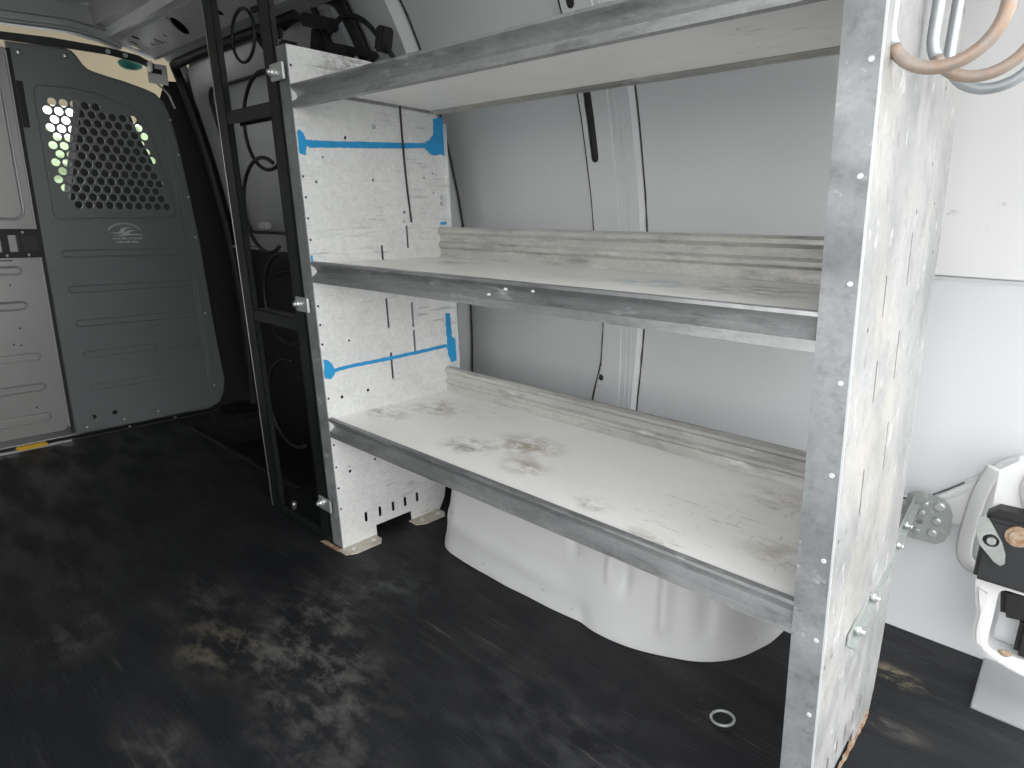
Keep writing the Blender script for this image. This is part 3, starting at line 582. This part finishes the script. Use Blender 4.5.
MB().box((-2.35, -.10, .1), (-1.85, .36, .30), .04).box((-2.3, -.06, -.099), (-1.9, .32, .11)).build('seat_cushion', 'seat', st)
tag(MB().ell((-1.62, .185, 1.385), (.03, .045, .020), 10).build('teal_case', 'teal'), 'small dark teal case tucked under the beige headliner', 'case')
def tree(c, r, h, lb):
    t = thing('leafy_tree', lb, 'tree', (c[0], c[1], -.65), 'trees outside ahead of the van')
    b_ = MB(); q = bmesh.ops.create_icosphere(b_.bm, subdivisions=4, radius=1)
    for v in q['verts']:
        n_ = v.co.normalized(); d = 1 + .25 * noise.noise(n_ * 2.2) + .22 * noise.noise(n_ * 6) + .18 * noise.noise(n_ * 14)
        v.co = Vector(c) + Vector((n_.x * r, n_.y * r, n_.z * h)) * d
    b_.build('crown', 'leaf', t); MB().tube([(c[0], c[1], -.65), (c[0], c[1], c[2])], [.18, .1], 8).build('trunk', 'bark', t)
tree((-20, 4.2, 1.55), 1.3, 1.25, 'green leafy tree seen through the left side of the bulkhead perforations')
tree((-20, 7.0, 2.3), 1.2, 1.2, 'green leafy tree seen through the right side of the bulkhead perforations')
struct(MB().box((-60, -60, -.70), (60, 60, -.65)).build('floor', 'asphalt'))

# ================================================================ NEAR-END HARDWARE
def uhook(y, xl, zb, r, mat, label, ztop=1.36, rr=.0075):
    xs = xl; pts = [(xs, y, ztop), (xs, y, zb + r + .03)]
    for k in range(0, 25):
        t = math.pi + math.pi * k / 24 * .97; pts.append((xs + r + r * math.cos(t), y, zb + r + r * math.sin(t)))
    pts += [(xs + 2 * r + .006, y, zb + r + .10)]
    return pts
hooks = [(.0, 1.088, .970, .048, 'rusty metal hook loop nearest the front edge of the shelving end'), (.12, 1.104, .979, .048, 'partly rusty metal hook loop in the middle of the three on the end panel'), (.20, 1.108, .978, .046, 'grey metal hook loop nearest the van wall on the end panel')]
for i, (y, xl, zb, r, lb) in enumerate(hooks):
    t = thing('storage_hook', lb, 'hook', (xl, y, zb), 'metal hook loops on the end panel')
    P = uhook(y, xl, zb, r, None, lb)
    k = 4
    MB().tube(P[:k + 3], .0066, 10).build('upright', 'hook', t)
    MB().tube(P[k + 2:], .0066, 10).build('loop', 'hook_rust' if i < 2 else 'hook', t)
    MB().box((W + KX * 1.17 + .001, max(y, .02) - .012, 1.12), (max(xl, W + KX * 1.17 + .004), max(y, .02) + .012, 1.15), .001).build('mounting_tab', 'bracket', t)
# anchor plate on wall, brace to the rack
ap = thing('anchor_plate', 'grey-green steel anchor plate with round bolts on the van wall', 'plate', (1.13, .60, .27))
MB().plate([(1.095, .222), (1.155, .224), (1.168, .236), (1.172, .25), (1.172, .285), (1.165, .305), (1.150, .318), (1.125, .322), (1.108, .322), (1.095, .312)], [circ(1.122, .262, .006)], .004, lambda q: (q[0], .585 + q[2], q[1])).build('plate', 'bracket', ap)
for a, z, r in ((1.150, .302, .009), (1.128, .300, .005), (1.150, .272, .007), (1.146, .246, .008), (1.124, .282, .006), (1.122, .243, .005)):
    MB().cyl((a, .584, z), (0, -1, 0), r, .008, 12, r2=r * .75).build('bolt', 'zinc', ap)
bs = thing('brace_strut', 'flat metal brace strut between the wall plate and the shelving end panel', 'strut', (1.13, .35, .27))
A = Vector((1.110, .572, .305)); B = rk((W + .004, .105, .255)); d = (B - A)
b = MB()
for (o1, o2) in (((0, 0, .009), (0, 0, -.008)), ((0, 0, -.008), (.010, 0, -.008))):
    v = [b.bm.verts.new(p) for p in (A + Vector(o1), B + Vector(o1), B + Vector(o2), A + Vector(o2))]; fc = b.bm.faces.new(v)
fs = b.bm.faces[:]; bmesh.ops.recalc_face_normals(b.bm, faces=fs); bmesh.ops.solidify(b.bm, geom=fs, thickness=.002)
b.build('angle_bar', 'bracket', bs)
for t in (.22, .38, .74, .93):
    p = A + d * t; MB().cyl(p + Vector((0, 0, .001)), (1, -.15, .1), .006, .008, 6).cyl(p + Vector((.008, 0, 0)), (1, 0, 0), .0035, .006, 8).build('bolt', 'zinc', bs)
# grey pressed loop on the wall
lp = spline([(1.218, .585, .40), (1.205, .585, .347), (1.199, .585, .27), (1.200, .585, .225), (1.210, .585, .205), (1.232, .585, .198), (1.26, .585, .195)], 6)
b = MB(); b.tube([tuple(p) for p in lp], .0125, 8, flat=.3)
tag(b.build('wall_loop', 'body_white'), 'pale grey pressed metal loop on the wall behind the white rear bracket', 'bracket')
# white rear pillar bracket with latch striker
rp = thing('rear_pillar_bracket', 'white painted bracket at the rear opening carrying a black latch block', 'bracket', (1.29, .5, .06))
po = [(1.229, .424), (1.230, .36), (1.233, .27), (1.228, .235), (1.231, .20), (1.236, .175), (1.241, .16), (1.240, .125), (1.244, .10), (1.265, .082), (1.30, .072), (1.40, .055), (1.40, .44), (1.36, .47), (1.29, .45), (1.25, .445)]
MB().plate(po, [rrect(1.264, .098, 1.37, .215, .012)], .035, lambda q: (q[0], .518 + q[2], q[1])).plate([(a + .006, c + .006) for a, c in po[4:12]] + [(1.40, .07), (1.29, .083), (1.262, .095), (1.252, .13), (1.25, .20)], [], .012, lambda q: (q[0], .497 + q[2], q[1])).ell((1.285, .50, .405), (.026, .02, .045), 14).build('bracket', 'body_white', rp, smooth=35)
MB().box((1.27, .545, .085), (1.40, .56, .225)).build('back_plate', 'body', rp)
lb_ = MB().box((1.226, .455, .238), (1.40, .502, .352), .006, rot=None).build('latch_block', 'dark', rp)
MB().plate([(1.226, .352), (1.40, .352), (1.40, .37), (1.24, .366)], [], .03, lambda q: (q[0], .485 + q[2], q[1])).build('block_lip', 'trim_black', rp)
dm = [(1.219, .353), (1.224, .357), (1.232, .352), (1.255, .318), (1.262, .300), (1.264, .285), (1.259, .279), (1.250, .283), (1.228, .305), (1.219, .325)]
dmo = MB().plate(dm, [circ(1.240, .318, .0115)], .006, lambda q: (q[0], .449 + q[2], q[1])).build('striker_plate', 'bracket', rp)
put(MB().cyl((1.241, .456, .317), (0, -1, 0), .0065, .010, 10).build('bolt', 'zinc'), dmo)
MB().cyl((1.272, .457, .334), (0, -1, 0), .017, .006, 16).cyl((1.272, .452, .334), (0, -1, 0), .011, .005, 12).build('bolt', 'rust', rp)
MB().box((1.268, .505, .165), (1.36, .54, .222), .008, rot=Matrix.Rotation(-.15, 3, 'Y')).box((1.30, .50, .10), (1.36, .54, .17), .008).build('connector', 'trim_black', rp)
MB().ell((1.29, .49, .105), (.010, .006, .006), 8).build('rust_spot', 'rust', rp)
# ring in the floor
rg = thing('floor_ring', 'small shiny metal tie-down ring lying on the black mat by the shelving', 'ring', (.965, .11, 0))
MB().tube([(.957 + .019 * math.cos(t), .122 + .016 * math.sin(t), .006 + .004 * math.sin(t + 1)) for t in [2 * math.pi * k / 28 for k in range(28)]], .0024, 8, True).build('ring', 'bracket', rg)
MB().plate(circ(.957, .122, .022, 20), [], .0015, lambda q: (q[0], q[1], .0012 + q[2])).build('recess_cup', 'trim_black', rg)
